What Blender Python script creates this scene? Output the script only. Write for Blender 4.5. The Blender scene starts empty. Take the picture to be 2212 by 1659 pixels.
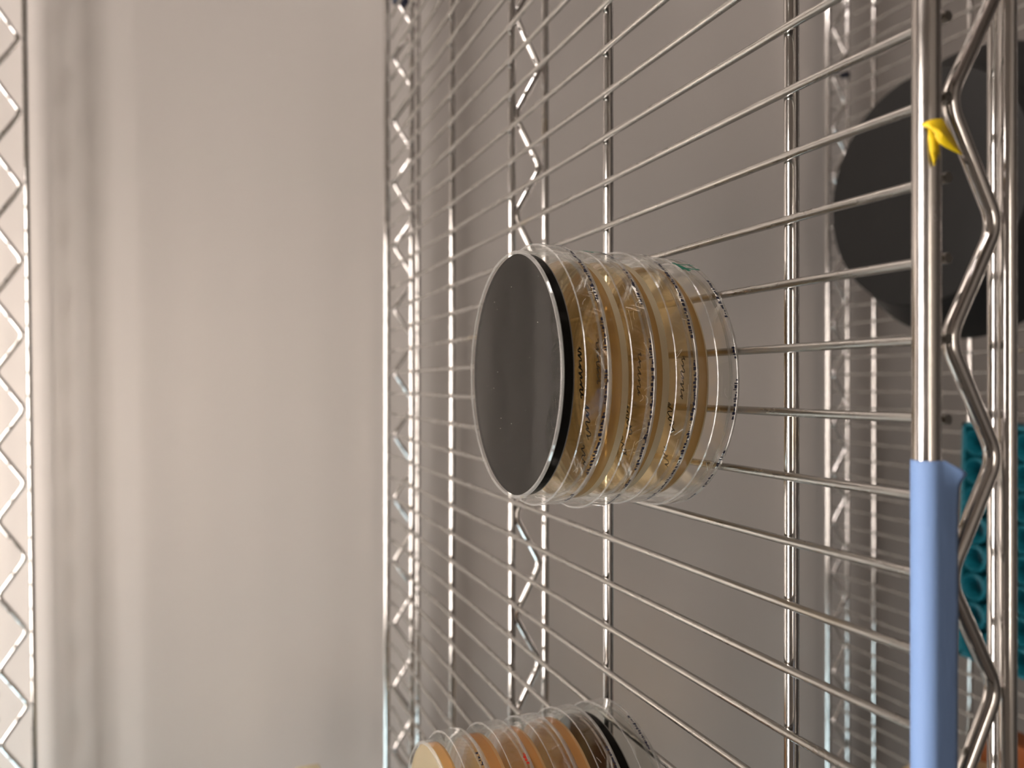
import bpy, math, random
from mathutils import Vector, Matrix

random.seed(7)
sc = bpy.context.scene
C = sc.collection

# ------------------------------------------------------------------ camera
F_PX = 1700.0
TH = math.atan(673.0 / F_PX)          # downward pitch
ZC = 1.400                            # camera height above the floor
cam_d = bpy.data.cameras.new('camera')
cam = bpy.data.objects.new('camera', cam_d)
C.objects.link(cam)
sc.camera = cam
cam_d.sensor_fit = 'HORIZONTAL'
cam_d.sensor_width = 36.0
cam_d.lens = 36.0 * F_PX / 2212.0
cam_d.clip_start = 0.01
cam_d.clip_end = 50
cam_d.dof.use_dof = True
cam_d.dof.focus_distance = 0.262
cam_d.dof.aperture_fstop = cam_d.lens / 2.7
fwd = Vector((0, math.cos(TH), -math.sin(TH)))
right = Vector((1, 0, 0))
up = Vector((0, math.sin(TH), math.cos(TH)))
# the phone is held on its side: the picture's left is up
m = Matrix.Identity(4)
for i in range(3):
    m[i][0] = -up[i]; m[i][1] = right[i]; m[i][2] = -fwd[i]
m[2][3] = ZC
cam.matrix_world = m

# ------------------------------------------------------------------ world, exposure
w = bpy.data.worlds.new('room_air'); sc.world = w
w.use_nodes = True
w.node_tree.nodes['Background'].inputs[0].default_value = (0.9, 0.85, 0.8, 1)
w.node_tree.nodes['Background'].inputs[1].default_value = 0.02
sc.view_settings.view_transform = 'Standard'
sc.view_settings.look = 'None'
sc.view_settings.gamma = 1.0
sc.view_settings.exposure = 1.18
sc.cycles.max_bounces = 24
sc.cycles.transparent_max_bounces = 48
sc.cycles.transmission_bounces = 16
sc.cycles.glossy_bounces = 6
sc.cycles.diffuse_bounces = 4
sc.cycles.caustics_reflective = False
sc.cycles.caustics_refractive = False
sc.cycles.sample_clamp_indirect = 6.0
sc.cycles.use_denoising = True

LIGHTS = [  # name, centre x, y, half x, half y, colour, strength
    ('warm', -0.10, 0.16, 0.42, 0.12, (1.0, 0.895, 0.825), 11.0),
    ('cool', -0.98, 0.16, 0.30, 0.12, (0.72, 0.93, 1.0), 8.0),
    ('warm', -0.10, -1.85, 0.60, 0.12, (1.0, 0.88, 0.78), 7.0),  # added panel, brightens the front wall that the chrome mirrors
    ('right_fill', 1.34, 0.20, 0.28, 0.22, (1.0, 0.90, 0.85), 15.0),  # added fill for the back wall's right side, clear of the rod reflections
]
CEIL = 2.15

# ------------------------------------------------------------------ materials
def new_mat(name):
    mt = bpy.data.materials.new(name); mt.use_nodes = True
    nt = mt.node_tree; nt.nodes.clear()
    out = nt.nodes.new('ShaderNodeOutputMaterial')
    return mt, nt, out

def principled(name, col, rough=0.5, metal=0.0, spec=0.5, noise=None, bump=None, **kw):
    mt, nt, out = new_mat(name)
    b = nt.nodes.new('ShaderNodeBsdfPrincipled')
    nt.links.new(b.outputs[0], out.inputs[0])
    b.inputs['Base Color'].default_value = (*col, 1)
    b.inputs['Roughness'].default_value = rough
    b.inputs['Metallic'].default_value = metal
    b.inputs['Specular IOR Level'].default_value = spec
    for k, v in kw.items():
        b.inputs[k.replace('_', ' ')].default_value = v
    tc = nt.nodes.new('ShaderNodeTexCoord')
    if noise:      # (scale, amount, stretch)
        mp = nt.nodes.new('ShaderNodeMapping'); mp.inputs['Scale'].default_value = noise[2]
        nt.links.new(tc.outputs['Object'], mp.inputs[0])
        n = nt.nodes.new('ShaderNodeTexNoise'); n.inputs['Scale'].default_value = noise[0]
        n.inputs['Detail'].default_value = 5
        nt.links.new(mp.outputs[0], n.inputs['Vector'])
        mx = nt.nodes.new('ShaderNodeMix'); mx.data_type = 'RGBA'
        mx.inputs[6].default_value = (*[c * (1 - noise[1]) for c in col], 1)
        mx.inputs[7].default_value = (*[min(1, c * (1 + noise[1])) for c in col], 1)
        nt.links.new(n.outputs[0], mx.inputs[0])
        nt.links.new(mx.outputs[2], b.inputs['Base Color'])
    if bump:       # (scale, strength, stretch)
        mp2 = nt.nodes.new('ShaderNodeMapping'); mp2.inputs['Scale'].default_value = bump[2]
        nt.links.new(tc.outputs['Object'], mp2.inputs[0])
        n2 = nt.nodes.new('ShaderNodeTexNoise'); n2.inputs['Scale'].default_value = bump[0]
        n2.inputs['Detail'].default_value = 3
        nt.links.new(mp2.outputs[0], n2.inputs['Vector'])
        bp = nt.nodes.new('ShaderNodeBump'); bp.inputs['Strength'].default_value = bump[1]
        bp.inputs['Distance'].default_value = 0.0004
        nt.links.new(n2.outputs[0], bp.inputs['Height'])
        nt.links.new(bp.outputs[0], b.inputs['Normal'])
    return mt

def chrome_mat(name, col, r0, r1, wear=True, axis=(1, 1, 1)):
    mt, nt, out = new_mat(name)
    b = nt.nodes.new('ShaderNodeBsdfPrincipled')
    nt.links.new(b.outputs[0], out.inputs[0])
    b.inputs['Metallic'].default_value = 1
    tc = nt.nodes.new('ShaderNodeTexCoord')
    mp = nt.nodes.new('ShaderNodeMapping'); mp.inputs['Scale'].default_value = axis
    nt.links.new(tc.outputs['Object'], mp.inputs[0])
    n = nt.nodes.new('ShaderNodeTexNoise'); n.inputs['Scale'].default_value = 160
    n.inputs['Detail'].default_value = 6; n.inputs['Roughness'].default_value = 0.65
    nt.links.new(mp.outputs[0], n.inputs['Vector'])
    mr = nt.nodes.new('ShaderNodeMapRange')
    mr.inputs[1].default_value = 0.35; mr.inputs[2].default_value = 0.75
    mr.inputs[3].default_value = r0; mr.inputs[4].default_value = r1
    nt.links.new(n.outputs[0], mr.inputs[0])
    nt.links.new(mr.outputs[0], b.inputs['Roughness'])
    # sparse yellowish corrosion spots
    n2 = nt.nodes.new('ShaderNodeTexNoise'); n2.inputs['Scale'].default_value = 55
    n2.inputs['Detail'].default_value = 8
    nt.links.new(mp.outputs[0], n2.inputs['Vector'])
    cr = nt.nodes.new('ShaderNodeValToRGB')
    cr.color_ramp.elements[0].position = 0.66; cr.color_ramp.elements[1].position = 0.74
    cr.color_ramp.elements[0].color = (*col, 1)
    cr.color_ramp.elements[1].color = (col[0] * .85, col[1] * .72, col[2] * .48, 1)
    nt.links.new(n2.outputs[0], cr.inputs[0])
    nt.links.new(cr.outputs[0], b.inputs['Base Color'])
    bp = nt.nodes.new('ShaderNodeBump'); bp.inputs['Strength'].default_value = 0.12
    bp.inputs['Distance'].default_value = 0.0002
    nt.links.new(n.outputs[0], bp.inputs['Height'])
    nt.links.new(bp.outputs[0], b.inputs['Normal'])
    return mt

def clear_mat(name, tint=(0.99, 0.99, 0.982), rough=0.03, ior=1.5, haze=0.0):
    mt, nt, out = new_mat(name)
    tr = nt.nodes.new('ShaderNodeBsdfTransparent'); tr.inputs[0].default_value = (*tint, 1)
    gl = nt.nodes.new('ShaderNodeBsdfGlossy'); gl.inputs['Roughness'].default_value = rough
    gl.inputs[0].default_value = (1, 1, 1, 1)
    fr = nt.nodes.new('ShaderNodeFresnel')
    # the Fresnel node flips its index on back faces; feed it the inverse there (thin sheet of plastic)
    geo = nt.nodes.new('ShaderNodeNewGeometry')
    mi = nt.nodes.new('ShaderNodeMix'); mi.data_type = 'FLOAT'
    mi.inputs[2].default_value = ior; mi.inputs[3].default_value = 1.0 / ior
    nt.links.new(geo.outputs['Backfacing'], mi.inputs[0])
    nt.links.new(mi.outputs[0], fr.inputs[0])
    tc = nt.nodes.new('ShaderNodeTexCoord')
    n = nt.nodes.new('ShaderNodeTexNoise'); n.inputs['Scale'].default_value = 60
    n.inputs['Detail'].default_value = 3
    nt.links.new(tc.outputs['Object'], n.inputs['Vector'])
    bp = nt.nodes.new('ShaderNodeBump'); bp.inputs['Strength'].default_value = 0.25
    bp.inputs['Distance'].default_value = 0.0004
    nt.links.new(n.outputs[0], bp.inputs['Height'])
    nt.links.new(bp.outputs[0], gl.inputs['Normal'])
    mx = nt.nodes.new('ShaderNodeMixShader')
    nt.links.new(fr.outputs[0], mx.inputs[0])
    if haze:
        df = nt.nodes.new('ShaderNodeBsdfTranslucent'); df.inputs[0].default_value = (0.8, 0.78, 0.74, 1)
        d2 = nt.nodes.new('ShaderNodeBsdfDiffuse'); d2.inputs[0].default_value = (0.8, 0.78, 0.74, 1)
        m0 = nt.nodes.new('ShaderNodeMixShader'); m0.inputs[0].default_value = 0.5
        nt.links.new(df.outputs[0], m0.inputs[1]); nt.links.new(d2.outputs[0], m0.inputs[2])
        m1 = nt.nodes.new('ShaderNodeMixShader'); m1.inputs[0].default_value = haze
        nt.links.new(tr.outputs[0], m1.inputs[1]); nt.links.new(m0.outputs[0], m1.inputs[2])
        nt.links.new(m1.outputs[0], mx.inputs[1])
    else:
        nt.links.new(tr.outputs[0], mx.inputs[1])
    nt.links.new(gl.outputs[0], mx.inputs[2])
    nt.links.new(mx.outputs[0], out.inputs[0])
    return mt

def glass_mat(name, col, rough, ior):
    mt, nt, out = new_mat(name)
    g = nt.nodes.new('ShaderNodeBsdfGlass')
    g.inputs[0].default_value = (*col, 1); g.inputs['Roughness'].default_value = rough
    g.inputs['IOR'].default_value = ior
    nt.links.new(g.outputs[0], out.inputs[0])
    return mt

def agar_mat(name, col, translucent=0.4, rough=0.18, clear=0.72, see=(0.93, 0.83, 0.62)):
    """slightly see-through jelly: soft diffuse + light coming through + gloss"""
    mt, nt, out = new_mat(name)
    b = nt.nodes.new('ShaderNodeBsdfPrincipled')
    b.inputs['Roughness'].default_value = rough
    tc = nt.nodes.new('ShaderNodeTexCoord')
    n = nt.nodes.new('ShaderNodeTexNoise'); n.inputs['Scale'].default_value = 30
    n.inputs['Detail'].default_value = 4
    nt.links.new(tc.outputs['Object'], n.inputs['Vector'])
    mx = nt.nodes.new('ShaderNodeMix'); mx.data_type = 'RGBA'
    mx.inputs[6].default_value = (*[c * .85 for c in col], 1)
    mx.inputs[7].default_value = (*[min(1, c * 1.12) for c in col], 1)
    nt.links.new(n.outputs[0], mx.inputs[0])
    nt.links.new(mx.outputs[2], b.inputs['Base Color'])
    t = nt.nodes.new('ShaderNodeBsdfTranslucent')
    nt.links.new(mx.outputs[2], t.inputs[0])
    ms = nt.nodes.new('ShaderNodeMixShader'); ms.inputs[0].default_value = translucent
    nt.links.new(b.outputs[0], ms.inputs[1]); nt.links.new(t.outputs[0], ms.inputs[2])
    tp = nt.nodes.new('ShaderNodeBsdfTransparent'); tp.inputs[0].default_value = (*see, 1)
    m2 = nt.nodes.new('ShaderNodeMixShader'); m2.inputs[0].default_value = clear
    nt.links.new(ms.outputs[0], m2.inputs[1]); nt.links.new(tp.outputs[0], m2.inputs[2])
    nt.links.new(m2.outputs[0], out.inputs[0])
    return mt

def emit_mat(name, col, s):
    mt, nt, out = new_mat(name)
    e = nt.nodes.new('ShaderNodeEmission')
    e.inputs[0].default_value = (*col, 1); e.inputs[1].default_value = s
    nt.links.new(e.outputs[0], out.inputs[0])
    return mt

M = {}
M['wire'] = chrome_mat('zinc plated shelf wire', (0.43, 0.42, 0.395), 0.22, 0.40, axis=(1, .12, 1))
M['rod'] = chrome_mat('chrome shelf rod', (0.74, 0.72, 0.70), 0.06, 0.16, axis=(.2, 1, 1))
M['rod_worn'] = chrome_mat('worn chrome edge rod', (0.66, 0.63, 0.60), 0.13, 0.30, axis=(.25, 1, 1))
M['wall'] = principled('painted metal wall panel', (0.715, 0.665, 0.62), 0.42, metal=0.5, spec=0.5,
                       noise=(2.2, 0.03, (1, 1, 1)), bump=(350, 0.05, (1, 1, 1)))
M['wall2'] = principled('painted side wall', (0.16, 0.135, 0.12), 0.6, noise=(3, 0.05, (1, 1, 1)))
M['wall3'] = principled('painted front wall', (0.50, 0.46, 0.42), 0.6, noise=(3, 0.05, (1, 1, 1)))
M['floor'] = principled('dark floor vinyl', (0.045, 0.038, 0.033), 0.5, noise=(12, 0.3, (1, 1, 1)))
M['ceiling'] = principled('white ceiling tile', (0.85, 0.82, 0.78), 0.8, noise=(60, 0.05, (1, 1, 1)))
M['clear'] = clear_mat('clear polystyrene')
M['clear_base'] = clear_mat('clear polystyrene base', ior=1.105)
M['rim'] = clear_mat('polystyrene edge', (0.93, 0.93, 0.93), 0.08, 1.5, haze=0.3)
M['rim_soft'] = clear_mat('thin polystyrene edge', (0.93, 0.93, 0.93), 0.08, 1.5, haze=0.18)
M['rim_glass'] = glass_mat('polystyrene bead', (0.97, 0.97, 0.96), 0.02, 1.5)
M['scuff'] = principled('scuffed plastic', (0.8, 0.76, 0.70), 0.4)
M['agar_black'] = principled('black charcoal agar', (0.010, 0.009, 0.008), 0.5, spec=0.0)
M['agar_black_glint'] = principled('dull lip of black agar', (0.16, 0.145, 0.13), 0.3)
M['agar_amber'] = agar_mat('amber agar', (0.74, 0.50, 0.23), 0.5, clear=.82, see=(0.99, 0.905, 0.74))
M['agar_amber_side'] = agar_mat('amber agar cut edge', (0.66, 0.42, 0.17), 0.45, clear=.3, see=(0.93, 0.78, 0.52))
M['agar_amber_glint'] = agar_mat('inner glint of amber agar', (0.93, 0.82, 0.62), 0.5, clear=.05)  # pale colour stands in for reflection inside the agar
M['agar_orange'] = agar_mat('orange amber agar', (0.85, 0.52, 0.22), 0.5, clear=.6, see=(0.97, 0.83, 0.6))
M['agar_orange_side'] = agar_mat('orange agar cut edge', (0.85, 0.47, 0.17), 0.5, clear=.15)
M['agar_orange_glint'] = agar_mat('inner glint of orange agar', (0.88, 0.66, 0.34), 0.6, clear=.1)
M['agar_cream'] = agar_mat('toplit amber agar', (0.60, 0.51, 0.32), 0.5, clear=.15)  # amber agar with the light from above put into its colour
M['agar_cream_side'] = agar_mat('toplit amber agar cut edge', (0.85, 0.52, 0.24), 0.5, clear=.15)
M['ink_navy'] = principled('navy print ink', (0.006, 0.008, 0.03), 0.4)
M['ink_red'] = principled('red print ink', (0.55, 0.02, 0.01), 0.4)
M['ink_black'] = principled('black marker ink', (0.02, 0.016, 0.012), 0.4)
M['ink_green'] = principled('green marker ink', (0.0, 0.16, 0.10), 0.4)
M['tape_blue'] = principled('blue painters tape', (0.18, 0.28, 0.50), 0.62, spec=0.35,
                            noise=(40, 0.06, (.15, 1, 1)), bump=(500, 0.25, (.2, 1, 1)))
M['tape_yellow'] = principled('yellow tape', (0.85, 0.58, 0.01), 0.5, noise=(300, 0.12, (1, 1, 1)), bump=(300, 0.4, (1, 1, 1)))
M['tub_black'] = principled('matt black plastic', (0.011, 0.0105, 0.010), 0.62, spec=0.3, noise=(30, .15, (1, 1, 1)))
M['tub_black_dark'] = principled('black plastic body', (0.006, 0.006, 0.006), 0.5, spec=0.3)
M['teal'] = principled('teal plastic', (0.0, 0.10, 0.135), 0.5, noise=(25, .2, (1, 1, 1)))
M['teal_dark'] = principled('darker teal plastic', (0.0, 0.03, 0.045), 0.5)
M['tan'] = principled('tan plastic lid', (0.40, 0.27, 0.14), 0.5, noise=(15, .06, (1, 1, 1)))
M['orange_box'] = principled('orange brown card', (0.22, 0.06, 0.012), 0.6, noise=(20, .15, (1, 1, 1)))
M['black_small'] = principled('black rubber', (0.015, 0.015, 0.015), 0.4)
M['grey_highlight'] = principled('grey band', (0.25, 0.24, 0.22), 0.3)  # grey paints a highlight on the black jar
M['navy_clip'] = principled('dark navy plastic', (0.008, 0.012, 0.03), 0.45)
M['dust'] = principled('pale dust', (0.75, 0.7, 0.62), 0.8)
M['cream_lid'] = principled('cream plastic', (0.62, 0.53, 0.34), 0.5)
M['housing'] = principled('white lamp housing', (0.8, 0.79, 0.76), 0.4)

# ------------------------------------------------------------------ mesh helpers
class MB:
    def __init__(s): s.v = []; s.f = []
    def tube(s, pts, r, n=14, caps=True):
        pts = [Vector(p) for p in pts]
        k = len(pts); base = len(s.v)
        T = []
        for i in range(k):
            a = pts[max(0, i - 1)]; b = pts[min(k - 1, i + 1)]
            T.append((b - a).normalized())
        ref = Vector((0, 0, 1)) if abs(T[0].z) < 0.9 else Vector((1, 0, 0))
        nrm = (ref - T[0] * ref.dot(T[0])).normalized()
        rr = r if isinstance(r, (list, tuple)) else [r] * k
        for i in range(k):
            nrm = (nrm - T[i] * nrm.dot(T[i])).normalized()
            bi = T[i].cross(nrm)
            for j in range(n):
                a = 2 * math.pi * j / n
                s.v.append(pts[i] + (nrm * math.cos(a) + bi * math.sin(a)) * rr[i])
        for i in range(k - 1):
            for j in range(n):
                a = base + i * n + j; b = base + i * n + (j + 1) % n
                s.f.append((a, b, b + n, a + n))
        if caps:
            s.f.append(tuple(base + j for j in range(n))[::-1])
            s.f.append(tuple(base + (k - 1) * n + j for j in range(n)))
        return s
    def lathe(s, prof, n=128, closed=True, centre=(0, 0)):
        """prof: (r, z) list; closed ring profile unless it touches r=0 at both ends"""
        base = len(s.v); idx = []
        for (r, z) in prof:
            if r < 1e-7:
                idx.append([len(s.v)] * n); s.v.append(Vector((centre[0], centre[1], z)))
            else:
                idx.append(list(range(len(s.v), len(s.v) + n)))
                for j in range(n):
                    a = 2 * math.pi * j / n
                    s.v.append(Vector((centre[0] + r * math.cos(a), centre[1] + r * math.sin(a), z)))
        m_ = len(prof)
        for i in range(m_ if closed else m_ - 1):
            A = idx[i]; B = idx[(i + 1) % m_]
            for j in range(n):
                q = [A[j], A[(j + 1) % n], B[(j + 1) % n], B[j]]
                u = []
                for x in q:
                    if x not in u: u.append(x)
                if len(u) >= 3: s.f.append(tuple(u))
        return s
    def box(s, lo, hi, ch=0.0):
        b = len(s.v)
        x0, y0, z0 = lo; x1, y1, z1 = hi
        for z in (z0, z1):
            for x, y in ((x0, y0), (x1, y0), (x1, y1), (x0, y1)):
                s.v.append(Vector((x, y, z)))
        s.f += [(b, b + 3, b + 2, b + 1), (b + 4, b + 5, b + 6, b + 7), (b, b + 1, b + 5, b + 4),
                (b + 1, b + 2, b + 6, b + 5), (b + 2, b + 3, b + 7, b + 6), (b + 3, b, b + 4, b + 7)]
        return s
    def grid(s, rows):
        b = len(s.v); nr = len(rows); nc = len(rows[0])
        for r in rows: s.v += [Vector(p) for p in r]
        for i in range(nr - 1):
            for j in range(nc - 1):
                a = b + i * nc + j
                s.f.append((a, a + 1, a + nc + 1, a + nc))
        return s
    def build(s, name, mat, parent=None, smooth=True, sharp=40):
        me = bpy.data.meshes.new(name)
        me.from_pydata([tuple(v) for v in s.v], [], s.f)
        me.validate()
        import bmesh
        bm = bmesh.new(); bm.from_mesh(me)
        bmesh.ops.recalc_face_normals(bm, faces=bm.faces)
        bm.to_mesh(me); bm.free()
        me.materials.append(mat)
        if smooth:
            me.polygons.foreach_set('use_smooth', [True] * len(me.polygons))
            me.set_sharp_from_angle(angle=math.radians(sharp))
        o = bpy.data.objects.new(name, me); C.objects.link(o)
        if parent: o.parent = parent
        return o

def tag(o, label=None, cat=None, group=None, kind=None):
    if label: o['label'] = label
    if cat: o['category'] = cat
    if group: o['group'] = group
    if kind: o['kind'] = kind
    return o

def empty(name, loc, rot=(0, 0, 0)):
    o = bpy.data.objects.new(name, None); C.objects.link(o)
    o.location = loc; o.rotation_euler = rot; o.empty_display_size = 0.02
    return o

def copy_tree(o, parent=None):
    c = o.copy(); C.objects.link(c)
    c.parent = parent
    for ch in list(o.children): copy_tree(ch, c)
    return c

def mm(*a): return tuple(x / 1000.0 for x in a)

def ray_at(px, py, Y):
    """place of picture point (px,py) on the upright plane Y mm in front of the camera, mm"""
    phi = TH + math.atan((px - 1106) / F_PX)
    h = Y * math.tan(phi)
    depth = Y * math.cos(TH) + h * math.sin(TH)
    return (829.5 - py) * depth / F_PX, Y, -h

def W(x, y, z):                      # mm from the camera -> world metres
    return Vector((x / 1000, y / 1000, ZC + z / 1000))

# ------------------------------------------------------------------ setting
RX0, RX1, RY0, RY1 = -1.7, 1.7, -2.1, 0.745
def slab(name, lo, hi, mat):
    return tag(MB().box(lo, hi).build(name, mat, smooth=False), kind='structure')
slab('wall_back', (RX0, RY1, 0), (RX1, RY1 + .08, CEIL), M['wall'])
slab('wall_front', (RX0, RY0 - .08, 0), (RX1, RY0, CEIL), M['wall3'])
slab('wall_left', (RX0 - .08, RY0 - .08, 0), (RX0, RY1 + .08, CEIL), M['wall2'])
slab('wall_right', (RX1, RY0 - .08, 0), (RX1 + .08, RY1 + .08, CEIL), M['wall2'])
slab('floor', (RX0 - .08, RY0 - .08, -.08), (RX1 + .08, RY1 + .08, 0), M['floor'])
slab('ceiling', (RX0 - .08, RY0 - .08, CEIL), (RX1 + .08, RY1 + .08, CEIL + .08), M['ceiling'])

for i, (nm, lx, ly, hx, hy, col, st) in enumerate(LIGHTS):
    o = MB()
    for lo, hi in (((-hx - .03, -hy - .03, -.03), (hx + .03, -hy, 0)), ((-hx - .03, hy, -.03), (hx + .03, hy + .03, 0)),
                   ((-hx - .03, -hy, -.03), (-hx, hy, 0)), ((hx, -hy, -.03), (hx + .03, hy, 0))):
        o.box(lo, hi)
    r = empty('ceiling_light', (lx, ly, CEIL))
    tag(r, ['long warm ceiling panel light right above the shelves', 'short cool ceiling panel light at the left above the shelves',
            'added warm fill panel on the ceiling by the wall behind the camera',
            'added warm fill panel on the ceiling at the far right by the side wall'][i], 'ceiling light')
    o.build('frame', M['housing'], r, smooth=False)
    MB().box((-hx, -hy, -.02), (hx, hy, -.01)).build('diffuser', emit_mat('lamp diffuser %d' % i, col, st), r, smooth=False)

# screw heads pressed into the wall panel
for px, py, lab in ((592, 120, 'small painted fixing dimple high on the wall panel at the right'),
                    (795, 1612, 'small painted fixing dimple low on the wall just above the shelf')):
    x, y, z = ray_at(px, py, 745)
    prof = [(0, 0), (5.0, 0), (4.6, -.12), (3.2, -.22), (0, -.25)]
    mb = MB(); b = MB().lathe([(r / 1000, zz / 1000) for r, zz in prof], 32, closed=False)
    for v in b.v: mb.v.append(Vector((v.x, v.z, v.y)))
    mb.f = b.f
    o = mb.build('wall_fixing', M['wall']); o.location = W(x, 745.05, z)
    tag(o, lab, 'wall fixing', 'fixings in the wall panel')

# ------------------------------------------------------------------ wire shelf (local origin: camera column, top-of-rods level)
WIRE_H = 161.7            # wire centres below the camera
S = 19.05
X0 = 10.65
NW = 31
Y_FRONT, Y_BACK = 136.5, 705.0
XE = 595.0

def zigzag_pts(phase, y, z_top, z_bot, x_from, x_to):
    per = 3 * S
    k0 = int(math.floor((x_from - phase) / per)) - 1
    corners = []
    k = k0
    while True:
        xt = phase + k * per
        if xt > x_to + per: break
        corners.append(Vector((xt, y, z_top))); corners.append(Vector((xt + per / 2, y, z_bot)))
        k += 1
    corners = [c for c in corners if x_from - 1 <= c.x <= x_to + 1]
    pts = [corners[0]]
    for i in range(1, len(corners) - 1):
        A, B, D = corners[i - 1], corners[i], corners[i + 1]
        # corner pushed out so the rounded bend still reaches the rod
        e = 1.1 if B.z > (z_top + z_bot) / 2 else -1.1
        B = B + Vector((0, 0, e))
        cut = 4.6
        a = B + (A - B).normalized() * cut; d = B + (D - B).normalized() * cut
        for t in (0, .17, .33, .5, .67, .83, 1):
            pts.append(a * (1 - t) ** 2 + B * 2 * t * (1 - t) + d * t * t)
    pts.append(corners[-1])
    return pts

def make_shelf():
    root = empty('wire_shelf', (0, 0, ZC))
    def part(name, pts, r, mat, n=14):
        mb = MB(); mb.tube([Vector(mm(*p)) for p in pts], r / 1000, n)
        return mb.build(name, M[mat], root)
    for k in range(-NW, NW + 1):
        x = X0 + S * k - S
        if abs(x) > XE - 6: continue
        zz = -WIRE_H
        j = random.uniform(-.12, .12)
        pts = [(x, 134.6, zz - 2.3), (x, 142, zz - 2.1), (x, 155, zz - 1.5), (x, 170, zz - .75), (x + j, 189, zz - .1), (x + j, 215, zz)]
        pts += [(x + j * 2, 300, zz), (x, 420, zz), (x - j, 540, zz), (x, 650, zz), (x, Y_BACK + 1.8, zz)]
        part('shelf_wire', pts, 1.3, 'wire', 14)
    for y in (189, 303.3, 417.6, 531.9, 646.2):
        part('cross_rod', [(-XE, y, -WIRE_H - 3.45), (XE, y, -WIRE_H - 3.45)], 2.25, 'rod', 24)
    part('edge_rod', [(-XE, 136.7, -159.3), (XE, 136.7, -159.3)], 3.2, 'rod_worn', 32)
    part('edge_rod', [(-XE, Y_BACK, -156.9), (XE, Y_BACK, -156.9)], 3.0, 'rod', 24)
    # trusses
    part('truss_rod', [(-XE, 135.9, -185.6), (XE, 135.9, -185.6)], 2.15, 'rod', 24)
    part('truss_rod', [(-XE, 140.6, -188.1), (XE, 140.6, -188.1)], 2.15, 'rod', 24)
    part('truss_rod', [(-XE, Y_BACK, -186), (XE, Y_BACK, -186)], 2.15, 'rod', 24)
    part('truss_rod', [(-XE, 417.6, -186), (XE, 417.6, -186)], 2.15, 'rod', 24)
    for y, ph, zt, zb in ((136.5, X0, -167.0, -181.0), (Y_BACK - .5, X0, -164.5, -181.5), (417.6, X0 - S * 1.5, -168.2, -181.5)):
        part('truss_zigzag', [tuple(p) for p in zigzag_pts(ph, y, zt, zb, -XE, XE)], 2.0, 'rod', 16)
    # ends
    for s in (-1, 1):
        part('end_rod', [(s * XE, 136.7, -159.3), (s * XE, Y_BACK, -156.9)], 3.0, 'rod', 20)
        part('end_rod', [(s * XE, 136.7, -186), (s * XE, Y_BACK, -186)], 2.15, 'rod', 16)
        for y in (136.7, Y_BACK):
            mb = MB().lathe([(r / 1000, z / 1000) for r, z in ((13.2, -150), (17, -150), (19, -190), (13.2, -190))], 32, centre=mm(s * (XE + 17), y))
            mb.build('corner_collar', M['rod'], root)
    return root

shelf = make_shelf()
tag(shelf, 'chrome wire shelf carrying the stacked petri dishes, blue tape on its front rod', 'wire shelf', 'shelves of the chrome wire rack')
low = copy_tree(shelf)
low.location = (0, 0.003, ZC - 0.5143)
low['label'] = 'lower chrome wire shelf with black tub and teal rack, seen through the wires'
top = copy_tree(shelf)
top.location = (-0.0035, 0.0, ZC + 0.3092)
top.rotation_euler = (0, math.radians(-0.68), 0)
top['label'] = 'upper chrome wire shelf, only its rear zigzag edge shows against the wall'

for x in (-XE - 17, XE + 17):
    for y in (136.7, Y_BACK):
        mb = MB().tube([(0, 0, 0.02), (0, 0, 1.95)], 0.0127, 28)
        z = .05
        while z < 1.93:
            mb.lathe([(.0127, z), (.0131, z + .0006), (.0127, z + .0012), (.0125, z + .0006)], 28); z += .0254
        o = empty('rack_post', (x / 1000, y / 1000, 0))
        mb.build('tube', M['rod'], o)
        MB().lathe([(0, 0), (.019, 0), (.019, .008), (.009, .02), (.009, .03), (0, .03)], 24, closed=False).build('levelling_foot', M['black_small'], o)
        tag(o, 'grooved chrome rack post at the %s %s corner of the shelves' % ('front' if y < 300 else 'rear', 'left' if x < 0 else 'right'),
            'rack post', 'posts of the wire rack')

# ------------------------------------------------------------------ petri dishes (lying lid down)
def stroke(mb, pts, wd):
    """flat ribbon through pts (list of (x,y,z) m), lying normal to given surface normal"""
    n = len(pts); L = []; R = []
    for i in range(n):
        p, nrm = pts[i]
        a = pts[max(0, i - 1)][0]; b = pts[min(n - 1, i + 1)][0]
        t = (b - a)
        if t.length < 1e-9: t = Vector((1, 0, 0))
        sd = t.normalized().cross(nrm).normalized() * wd / 2
        L.append(p + sd); R.append(p - sd)
    mb.grid([L, R])

def cyl_pt(r, ang, z):
    """ang in degrees, 0 faces the camera, + towards the right of the room"""
    a = math.radians(ang)
    d = Vector((math.sin(a), -math.cos(a), 0))
    return d * r / 1000 + Vector((0, 0, z / 1000)), d

def scribble(mb, cx, cy, z, ln, hgt, n, wd, rot=0, r_seed=1, mirror=False):
    rnd = random.Random(r_seed)
    pts = []
    for i in range(n * 8 + 1):
        t = i / (n * 8)
        ph = t * n * 2 * math.pi
        amp = hgt * (.35 + .65 * abs(math.sin(t * 9.1 + r_seed)))
        x = -ln / 2 + ln * t + .28 * ln / n * math.sin(ph + rnd.uniform(-.4, .4))
        y = amp * math.sin(ph * 1.0 + .6 * math.sin(ph * .37 + r_seed))
        c, s_ = math.cos(rot), math.sin(rot)
        pts.append((Vector(((cx + x * c - y * s_) / 1000, (cy + x * s_ + y * c) / 1000, z / 1000)), Vector((0, 0, 1))))
    stroke(mb, pts, wd / 1000)

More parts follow.
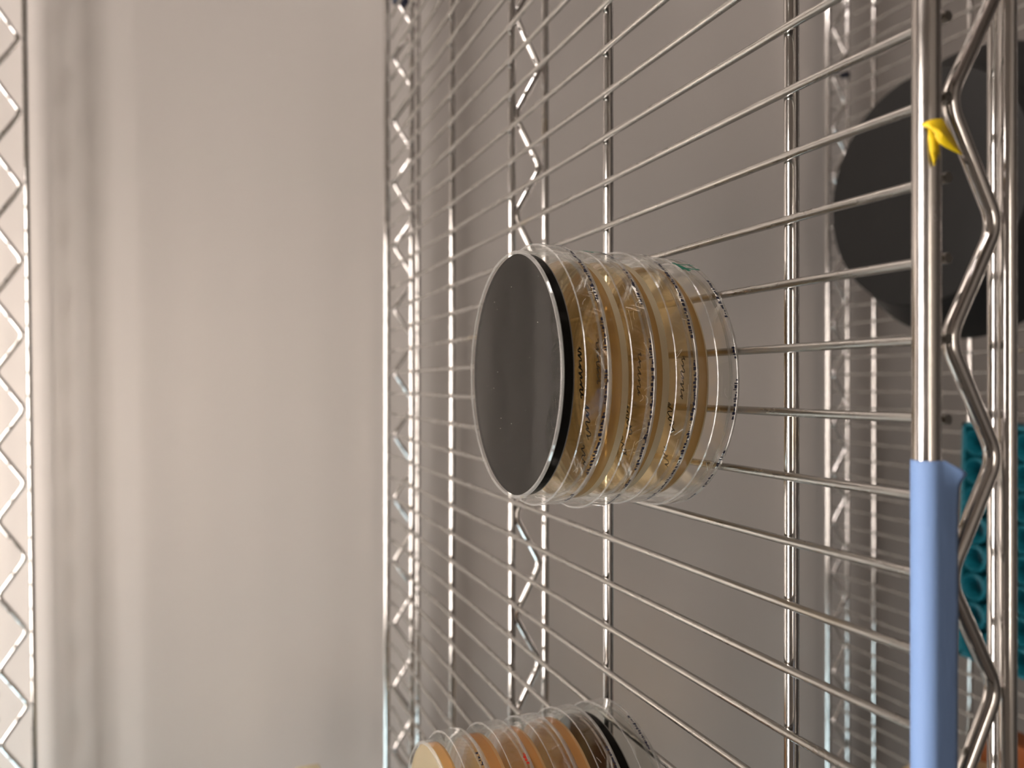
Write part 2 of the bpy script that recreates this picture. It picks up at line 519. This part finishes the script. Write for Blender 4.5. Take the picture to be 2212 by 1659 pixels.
def make_dish(pitch, agar, glint, agar_t, glint_t, ink, seed, green=None, writing=True, side=None):
    rnd = random.Random(seed)
    H = pitch - .12
    root = empty('petri_dish', (0, 0, 0))
    rl, rb = 45.0, 42.4
    sk = 8.7
    def mk(name, prof, mat, par, n=144, closed=True):
        return MB().lathe([(r / 1000, z / 1000) for r, z in prof], n, closed).build(name, M[mat], par, sharp=30)
    lid = mk('lid', [(0, .35), (rl - 1.8, .35), (rl - 1.4, 0), (rl - .5, .05), (rl - .05, .55), (rl + .1, sk - .3), (rl - .25, sk), (rl - .75, sk - .3),
                     (rl - .95, 1.7), (rl - 1.6, 1.3), (0, 1.3)], 'clear', root, closed=False)
    mk('lid_edge', [(rl - 1.25, .02), (rl - .45, .04), (rl + .03, .55), (rl + .06, 1.15), (rl - .2, 1.3), (rl - 1.0, .9)], 'rim', lid)
    mk('lid_lip', [(rl + .12, sk - .22), (rl + .16, sk - .1), (rl - .1, sk + .06), (rl - .5, sk + .02), (rl - .5, sk - .1)], 'rim_soft', lid)
    base = mk('base', [(0, H - .45), (rb - 1.6, H - .45), (rb - 1.35, H), (rb - .5, H), (rb, H - .6), (rb + .25, 1.75), (rb - .1, 1.45), (rb - .8, 1.7),
                       (rb - .95, H - 1.15), (0, H - 1.15)], 'clear_base', root, closed=False)
    mk('base_edge', [(rb - 1.25, H - .3), (rb - 1.1, H + .03), (rb - .45, H + .03), (rb + .03, H - .5), (rb - .1, H - .8), (rb - .8, H - .6)], 'rim_soft', base)
    mk('base_lip', [(rb - .6, 1.4), (rb + .3, 1.4), (rb + .35, 1.8), (rb - .2, 1.9), (rb - .75, 1.75)], 'rim_soft', base)
    ra = rb - 1.02
    zt = H - 1.2
    ag = mk('agar', [(0, zt), (ra - .3, zt), (ra, zt - .25), (ra, zt - agar_t), (ra - 1.2, zt - agar_t), (0, zt - agar_t)], agar, root, closed=False)
    if agar + '_side' in M:
        ag.data.materials.append(M[agar + '_side'])
        for p in ag.data.polygons:
            if abs(p.normal.z) < .6: p.material_index = 1
    mk('agar_glint', [(ra, zt - agar_t + .02), (ra, zt - agar_t - glint_t), (ra - .5, zt - agar_t - glint_t * .7), (ra - 1.6, zt - agar_t - .1), (ra - 1.6, zt - agar_t + .02)], glint, root)  # paler ring painting the agar's internal reflection under its edge
    # fine print round the lower lid edge
    mb = MB(); a = -68.0
    while a < 72:
        seg = rnd.choice((0, 0, 1, 1, 1, 1))
        run = rnd.uniform(3, 9)
        if seg:
            b = a
            while b < a + run:
                wdt = rnd.uniform(.3, 1.5); z0 = rnd.uniform(1.3, 1.7); z1 = z0 + rnd.uniform(.5, 1.2)
                ps = []
                for q in range(3):
                    p0, d = cyl_pt(rl + .16, b + wdt * q / 2, z0 + rnd.uniform(-.1, .1))
                    ps.append(p0)
                qs = [cyl_pt(rl + .16, b + wdt * q / 2, z1 + rnd.uniform(-.2, .15))[0] for q in range(3)]
                mb.grid([ps, qs])
                b += wdt + rnd.uniform(.1, .9)
        a += run
    mb.build('printed_lettering', M[ink], root, smooth=False)
    # scuffs on the lid wall
    mb = MB()
    for q in range(9):
        a0 = rnd.uniform(-60, 60); z0 = rnd.uniform(1.5, sk - 1.5)
        da = rnd.uniform(-5, 5); dz = rnd.uniform(-2.4, 2.4); cv = rnd.uniform(-.8, .8)
        pts = []
        for t in range(9):
            u = t / 8
            p, d = cyl_pt(rl + .13, a0 + da * u, min(sk - .4, max(.9, z0 + dz * u + cv * math.sin(u * 3.1))))
            pts.append((p, d))
        stroke(mb, pts, rnd.uniform(.04, .12) / 1000)
    for q in range(5):
        a0 = rnd.uniform(-50, 60); z0 = rnd.uniform(2.5, sk - 1.0)
        pts = [cyl_pt(rl + .13, a0 + rnd.uniform(3, 12) * t / 8, z0) for t in range(9)]
        pts = [cyl_pt(rl + .13, a0 + 1.1 * t, z0) for t in range(9)]
        stroke(mb, pts, .05 / 1000)
    mb.build('scratches', M['scuff'], lid, smooth=False)
    if writing:
        mb = MB()
        rn = random.Random(seed + 50)
        scribble(mb, rn.uniform(2, 9), -22, H - .38, 17, 1.5, 9, .6, rn.uniform(-.15, .15), seed)
        scribble(mb, rn.uniform(-18, -12), -27, H - .38, 11, 1.8, 5, .45, rn.uniform(.1, .4), seed + 3)
        scribble(mb, rn.uniform(-28, -22), -24, H - .38, 7, 1.6, 3, .45, rn.uniform(.1, .6), seed + 5)
        scribble(mb, rn.uniform(0, 6), -34, H - .38, 14, 1.2, 7, .4, rn.uniform(-.1, .1), seed + 7)
        mb.build('handwriting', M['ink_black'], base, smooth=False)
    if green:
        mb = MB(); g = green
        for a0, a1, z0, z1, wd in ((g, g + .6, 1.0, sk - .6, .9), (g + 5, g + 5.3, 1.2, sk - 1.0, .7), (g - 2, g + 7, sk - 3.0, sk - .2, 1.6), (g - 1, g + 7, sk - 1.0, sk - .5, 1.0),
                                   (g + 1, g + 6, 2.2, 2.5, .35)):
            pts = []
            for t in range(9):
                u = t / 8
                pts.append(cyl_pt(rl + .15, a0 + (a1 - a0) * u, z0 + (z1 - z0) * u))
            stroke(mb, pts, wd / 1000)
        mb.build('marker_line', M['ink_green'], lid, smooth=False)
    return root

SHELF_TOP = ZC - (WIRE_H - 1.3) / 1000
# --- main stack of four
main_specs = [  # bottom first: dx, dy, pitch, agar...
    (1.0, 251.7, 15.0, 'agar_amber', 'agar_amber_glint', 3.6, .5, 61, 58, 'lowest of the four centre dishes, amber agar, empty clear lid on the wires'),
    (2.2, 252.3, 15.8, 'agar_amber', 'agar_amber_glint', 3.2, 2.4, 62, None, 'third dish from the top in the centre stack, amber agar with its inner reflection painted as a pale ring'),
    (1.6, 251.6, 15.2, 'agar_amber', 'agar_amber_glint', 3.6, 2.2, 63, 74, 'second dish of the centre stack, amber agar right under the black one'),
    (3.2, 252.7, 15.3, 'agar_black', 'agar_black_glint', 3.0, .35, 64, 80, 'topmost dish of the centre stack, with glossy black agar'),
]
z = 0.0
for i, (x, y, p, ag, lp, at, lt, sd, gr, lab) in enumerate(main_specs):
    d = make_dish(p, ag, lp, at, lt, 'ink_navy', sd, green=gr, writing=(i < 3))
    d.location = Vector((x / 1000, y / 1000, SHELF_TOP + z / 1000 + .00005))
    tag(d, lab, 'petri dish', 'petri dishes stacked in the middle of the shelf')
    z += p
    last = d
mb = MB(); rn = random.Random(4)
for q in range(34):
    a = rn.uniform(0, 6.28); r = 40 * math.sqrt(rn.random()); s_ = rn.choice((.05, .06, .08, .14)) / 1000
    cx, cy = r * math.cos(a) / 1000, r * math.sin(a) / 1000
    mb.lathe([(0, .01476), (s_, .01476), (s_ * .6, .01476 + s_ * .5), (0, .01476 + s_ * .6)], 6, closed=False, centre=(cx, cy))
tag(mb.build('dust_specks', M['dust'], last, smooth=False), kind='stuff')

# --- second stack at the left, five dishes
sec = [
    (-176.5, 283, 16.0, 'agar_black', 'agar_black_glint', 3.5, .4, 71, 'lowest dish of the left stack, with black agar'),
    (-176.8, 283.5, 16.0, 'agar_orange', 'agar_orange_glint', 3.8, 1.0, 72, 'orange agar dish directly on top of the black one in the left stack'),
    (-178.2, 284, 16.0, 'agar_orange', 'agar_orange_glint', 3.8, 1.0, 73, 'middle dish of the left stack, orange agar'),
    (-178.0, 283, 16.0, 'agar_orange', 'agar_orange_glint', 4.2, 1.2, 74, 'second dish from the top of the left stack, orange agar and red print'),
    (-179.2, 284, 16.0, 'agar_cream', 'agar_orange_glint', 3.6, .8, 75, 'topmost dish of the left stack, its flat underside facing up, top light put into its cream colour'),
]
z = 0
for i, (x, y, p, ag, lp, at, lt, sd, lab) in enumerate(sec):
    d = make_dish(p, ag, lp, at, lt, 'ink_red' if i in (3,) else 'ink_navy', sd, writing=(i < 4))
    d.location = Vector((x / 1000, y / 1000, SHELF_TOP + z / 1000 + .00005))
    tag(d, lab, 'petri dish', 'petri dishes stacked at the left of the shelf')
    z += p

# --- cream lidded jar at the far left back of the shelf
t = empty('lidded_jar', W(-327.7, 600, -WIRE_H + 1.35))
MB().lathe([(r / 1000, z / 1000) for r, z in ((0, 0), (21, 0), (23, 2), (23, 70), (19, 76), (0, 76))], 48, closed=False).build('jar_body', M['tan'], t)
MB().lathe([(r / 1000, z / 1000) for r, z in ((0, 76.2), (39, 76.2), (40, 77), (40, 92), (38.5, 94), (0, 94))], 64, closed=False).build('jar_lid', M['cream_lid'], t)
tag(t, 'cream lidded jar at the far left back of the shelf, only its lid edge visible', 'jar')

# ------------------------------------------------------------------ tape on the front rod
RY, RZ, RR = 136.7, -159.3, 3.38
def tape_row(x, flare, drop):
    pts = []
    # starts under the back of the rod, over the top, down the front, then hangs
    for a in range(215, 360 + 1, 0 or 12):      # angle measured from +Y (back), through top
        pass
    n = 18
    for k in range(n + 1):
        a = math.radians(-35 + (180 + 35) * k / n)    # 0 = back (+Y), 90 = top, 180 = front
        pts.append((x, RY + RR * math.cos(a), RZ + RR * math.sin(a)))
    zf = RZ; yf = RY - RR
    for k in range(1, 7):
        u = k / 6
        pts.append((x + flare * .2 * u, yf - flare * u * u - .15 * u, zf - drop * u))
    return [W(*p) for p in pts]
rows = []
xs = [-17.9, -18.6, -19.3, -20, -20.7, -21.3, -22, -23, -24.2, -26, -30, -36, -44, -54, -66, -80, -95, -112, -130, -150, -170]
for i, x in enumerate(xs):
    t = (-17.9 - x)
    fl = 1.5 * math.exp(-((t - 3.0) / 2.2) ** 2)
    dr = 6.2 + 1.0 * math.exp(-((t - 3.4) / 1.8) ** 2) - 4.6 * max(0, 1 - t / 3.2) - .0055 * t + .12 * math.sin(x * .9)
    rows.append(tape_row(x, fl, dr))
mb = MB().grid(rows)
tp = mb.build('painters_tape', M['tape_blue'], None, sharp=80)
sm = tp.modifiers.new('thickness', 'SOLIDIFY'); sm.thickness = 0.00012; sm.offset = 0
tag(tp, 'strip of light blue painters tape folded over the front shelf rod', 'tape')

def yel(pts_front):
    return [W(*ray_at(px, py, yy)) for px, py, yy in pts_front]
mb = MB()
# folded scrap: a crest on the rod, one pointed tail along the zigzag, one hanging down
A = yel([(1989, 268, 134.2), (2012, 258, 133.0), (2035, 256, 132.6), (2045, 272, 132.4), (2056, 292, 132.2), (2068, 314, 132.4), (2079, 334, 132.6)])
B = yel([(1991, 271, 134.2), (2010, 272, 132.8), (2026, 280, 131.8), (2036, 290, 131.4), (2046, 303, 131.4), (2060, 318, 131.8), (2077, 334.5, 132.4)])
D = yel([(1993, 273, 134.2), (2007, 276, 132.9), (2018, 292, 132.5), (2027, 308, 131.9), (2042, 318, 132.0), (2057, 326, 132.2), (2075, 334, 132.6)])
mb.grid([A, B, D])
E = yel([(2005, 276, 133.0), (2005, 300, 133.0), (2009, 325, 132.9), (2014, 345, 132.8), (2017, 358, 132.8)])
G = yel([(2020, 290, 132.3), (2027, 306, 132.2), (2028, 322, 132.4), (2024, 340, 132.6), (2019, 358, 132.8)])
mb.grid([E, G])
ys = mb.build('tape_scrap', M['tape_yellow'], None, sharp=20)
sm = ys.modifiers.new('thickness', 'SOLIDIFY'); sm.thickness = 0.00018; sm.offset = 0
tag(ys, 'torn scrap of bright yellow tape stuck on the front shelf rod', 'tape scrap')

# ------------------------------------------------------------------ dark blue clips on the rear rods
for nm, (px, py, Y), lab in (('a', (871, 10, 703.5), 'tiny dark blue clip on the rear truss of the dish shelf'),
                             ('b', (1815, 163, 706.5), 'tiny dark blue clip on the rear truss of the lower shelf')):
    x, y, z = ray_at(px, py, Y)
    mb = MB()
    mb.tube([mm(0, 0, -9), mm(0, -3.2, -5), mm(0, -3.6, 4), mm(0, -1, 9), mm(0, 3, 8)], [.0028, .0032, .0032, .003, .002], 10)
    mb.tube([mm(-4, -2.5, 0), mm(4, -2.5, 0)], .0035, 10)
    o = mb.build('cable_clip', M['navy_clip']); o.location = W(x, y - 2.5, z)
    tag(o, lab, 'clip', 'dark blue clips on the shelf backs')

# ------------------------------------------------------------------ lower shelf contents
LTOP = -(676 - 1.3) + .15                   # mm, top of the lower shelf wires
# black tub standing upside down
t = empty('black_tub', W(179, 535, LTOP))
prof = [(0, 62), (103, 62), (106, 61), (107.5, 58), (109, 50), (0, 50)]
MB().lathe([(r / 1000, z / 1000) for r, z in prof], 96, closed=False).build('tub_bottom', M['tub_black'], t, sharp=35)
prof = [(108, 52), (126, 20), (133, 12), (136, 0), (132, 0), (123, 18), (105, 48)]
MB().lathe([(r / 1000, z / 1000) for r, z in prof], 96).build('tub_side', M['tub_black_dark'], t, sharp=35)
tag(t, 'big round matt black tub on the lower shelf, behind the front wires', 'tub')

# teal rack
rx0, rx1, ry0, ry1 = -243, -36, 345, 504
t = empty('teal_rack', W((rx0 + rx1) / 2, (ry0 + ry1) / 2, LTOP), (0, 0, math.radians(-1.5)))
hx, hy = (rx1 - rx0) / 2, (ry1 - ry0) / 2
mb = MB().box(mm(-hx, -hy, 0), mm(hx, hy, 30))
mb.build('rack_body', M['teal_dark'], t, smooth=False)  # body and well floors in a darker teal than the wells
mb = MB()
r_ = 0
yy = -hy + 12.5
while yy < hy - 8:
    xx = -hx + 12.5 + (6.5 if r_ % 2 else 0)
    while xx < hx - 8:
        mb.lathe([(a / 1000, z / 1000) for a, z in ((8.2, 30), (8.6, 46), (10.2, 48), (12.1, 46), (12.1, 30))], 24, centre=mm(xx, yy)); xx += 25.4
    yy += 22.2; r_ += 1
mb.build('tube_wells', M['teal'], t)
mb = MB()
for lo, hi in (((-hx, -hy, 28), (hx, -hy + 3, 47)), ((-hx, hy - 3, 28), (hx, hy, 47)), ((-hx, -hy, 28), (-hx + 3, hy, 47)), ((hx - 3, -hy, 28), (hx, hy, 47))):
    mb.box(mm(*lo), mm(*hi))
mb.build('rack_rim', M['teal'], t, smooth=False)
tag(t, 'teal plastic rack with rows of round wells on the lower shelf', 'rack')

# orange-brown box with tan round tub on it
bx = MB().box(mm(-110, -65, 0), mm(110, 65, 31)).build('card_box', M['orange_box'], smooth=False)
bx.location = W(-417, 434, LTOP)
bv = bx.modifiers.new('bevel', 'BEVEL'); bv.width = .003; bv.segments = 2
tag(bx, 'flat orange brown box under the tan tub on the lower shelf', 'box')
prof = [(0, 0), (94, 0), (97, 3), (99, 36), (102, 37), (102, 43), (100, 45), (96, 44), (94, 42), (0, 42)]
tb = MB().lathe([(r / 1000, z / 1000) for r, z in prof], 96, closed=False).build('tan_tub', M['tan'], sharp=35)
tb.location = W(-427, 470, LTOP + 31.2)
tag(tb, 'round tan lidded tub on the orange brown box, lower shelf', 'tub')

t = empty('black_jar', W(-281, 425, LTOP))
MB().lathe([(r / 1000, z / 1000) for r, z in ((0, 0), (16, 0), (18, 2), (18, 34), (15, 38), (0, 38))], 40, closed=False).build('body', M['black_small'], t)
MB().lathe([(r / 1000, z / 1000) for r, z in ((18.0, 20), (18.6, 20.5), (18.6, 27), (18.0, 27.5))], 40).build('highlight', M['grey_highlight'], t)  # raised ring drawn in place of the jar's highlight
tag(t, 'small black jar with a built-on grey band between teal rack and orange box', 'jar')
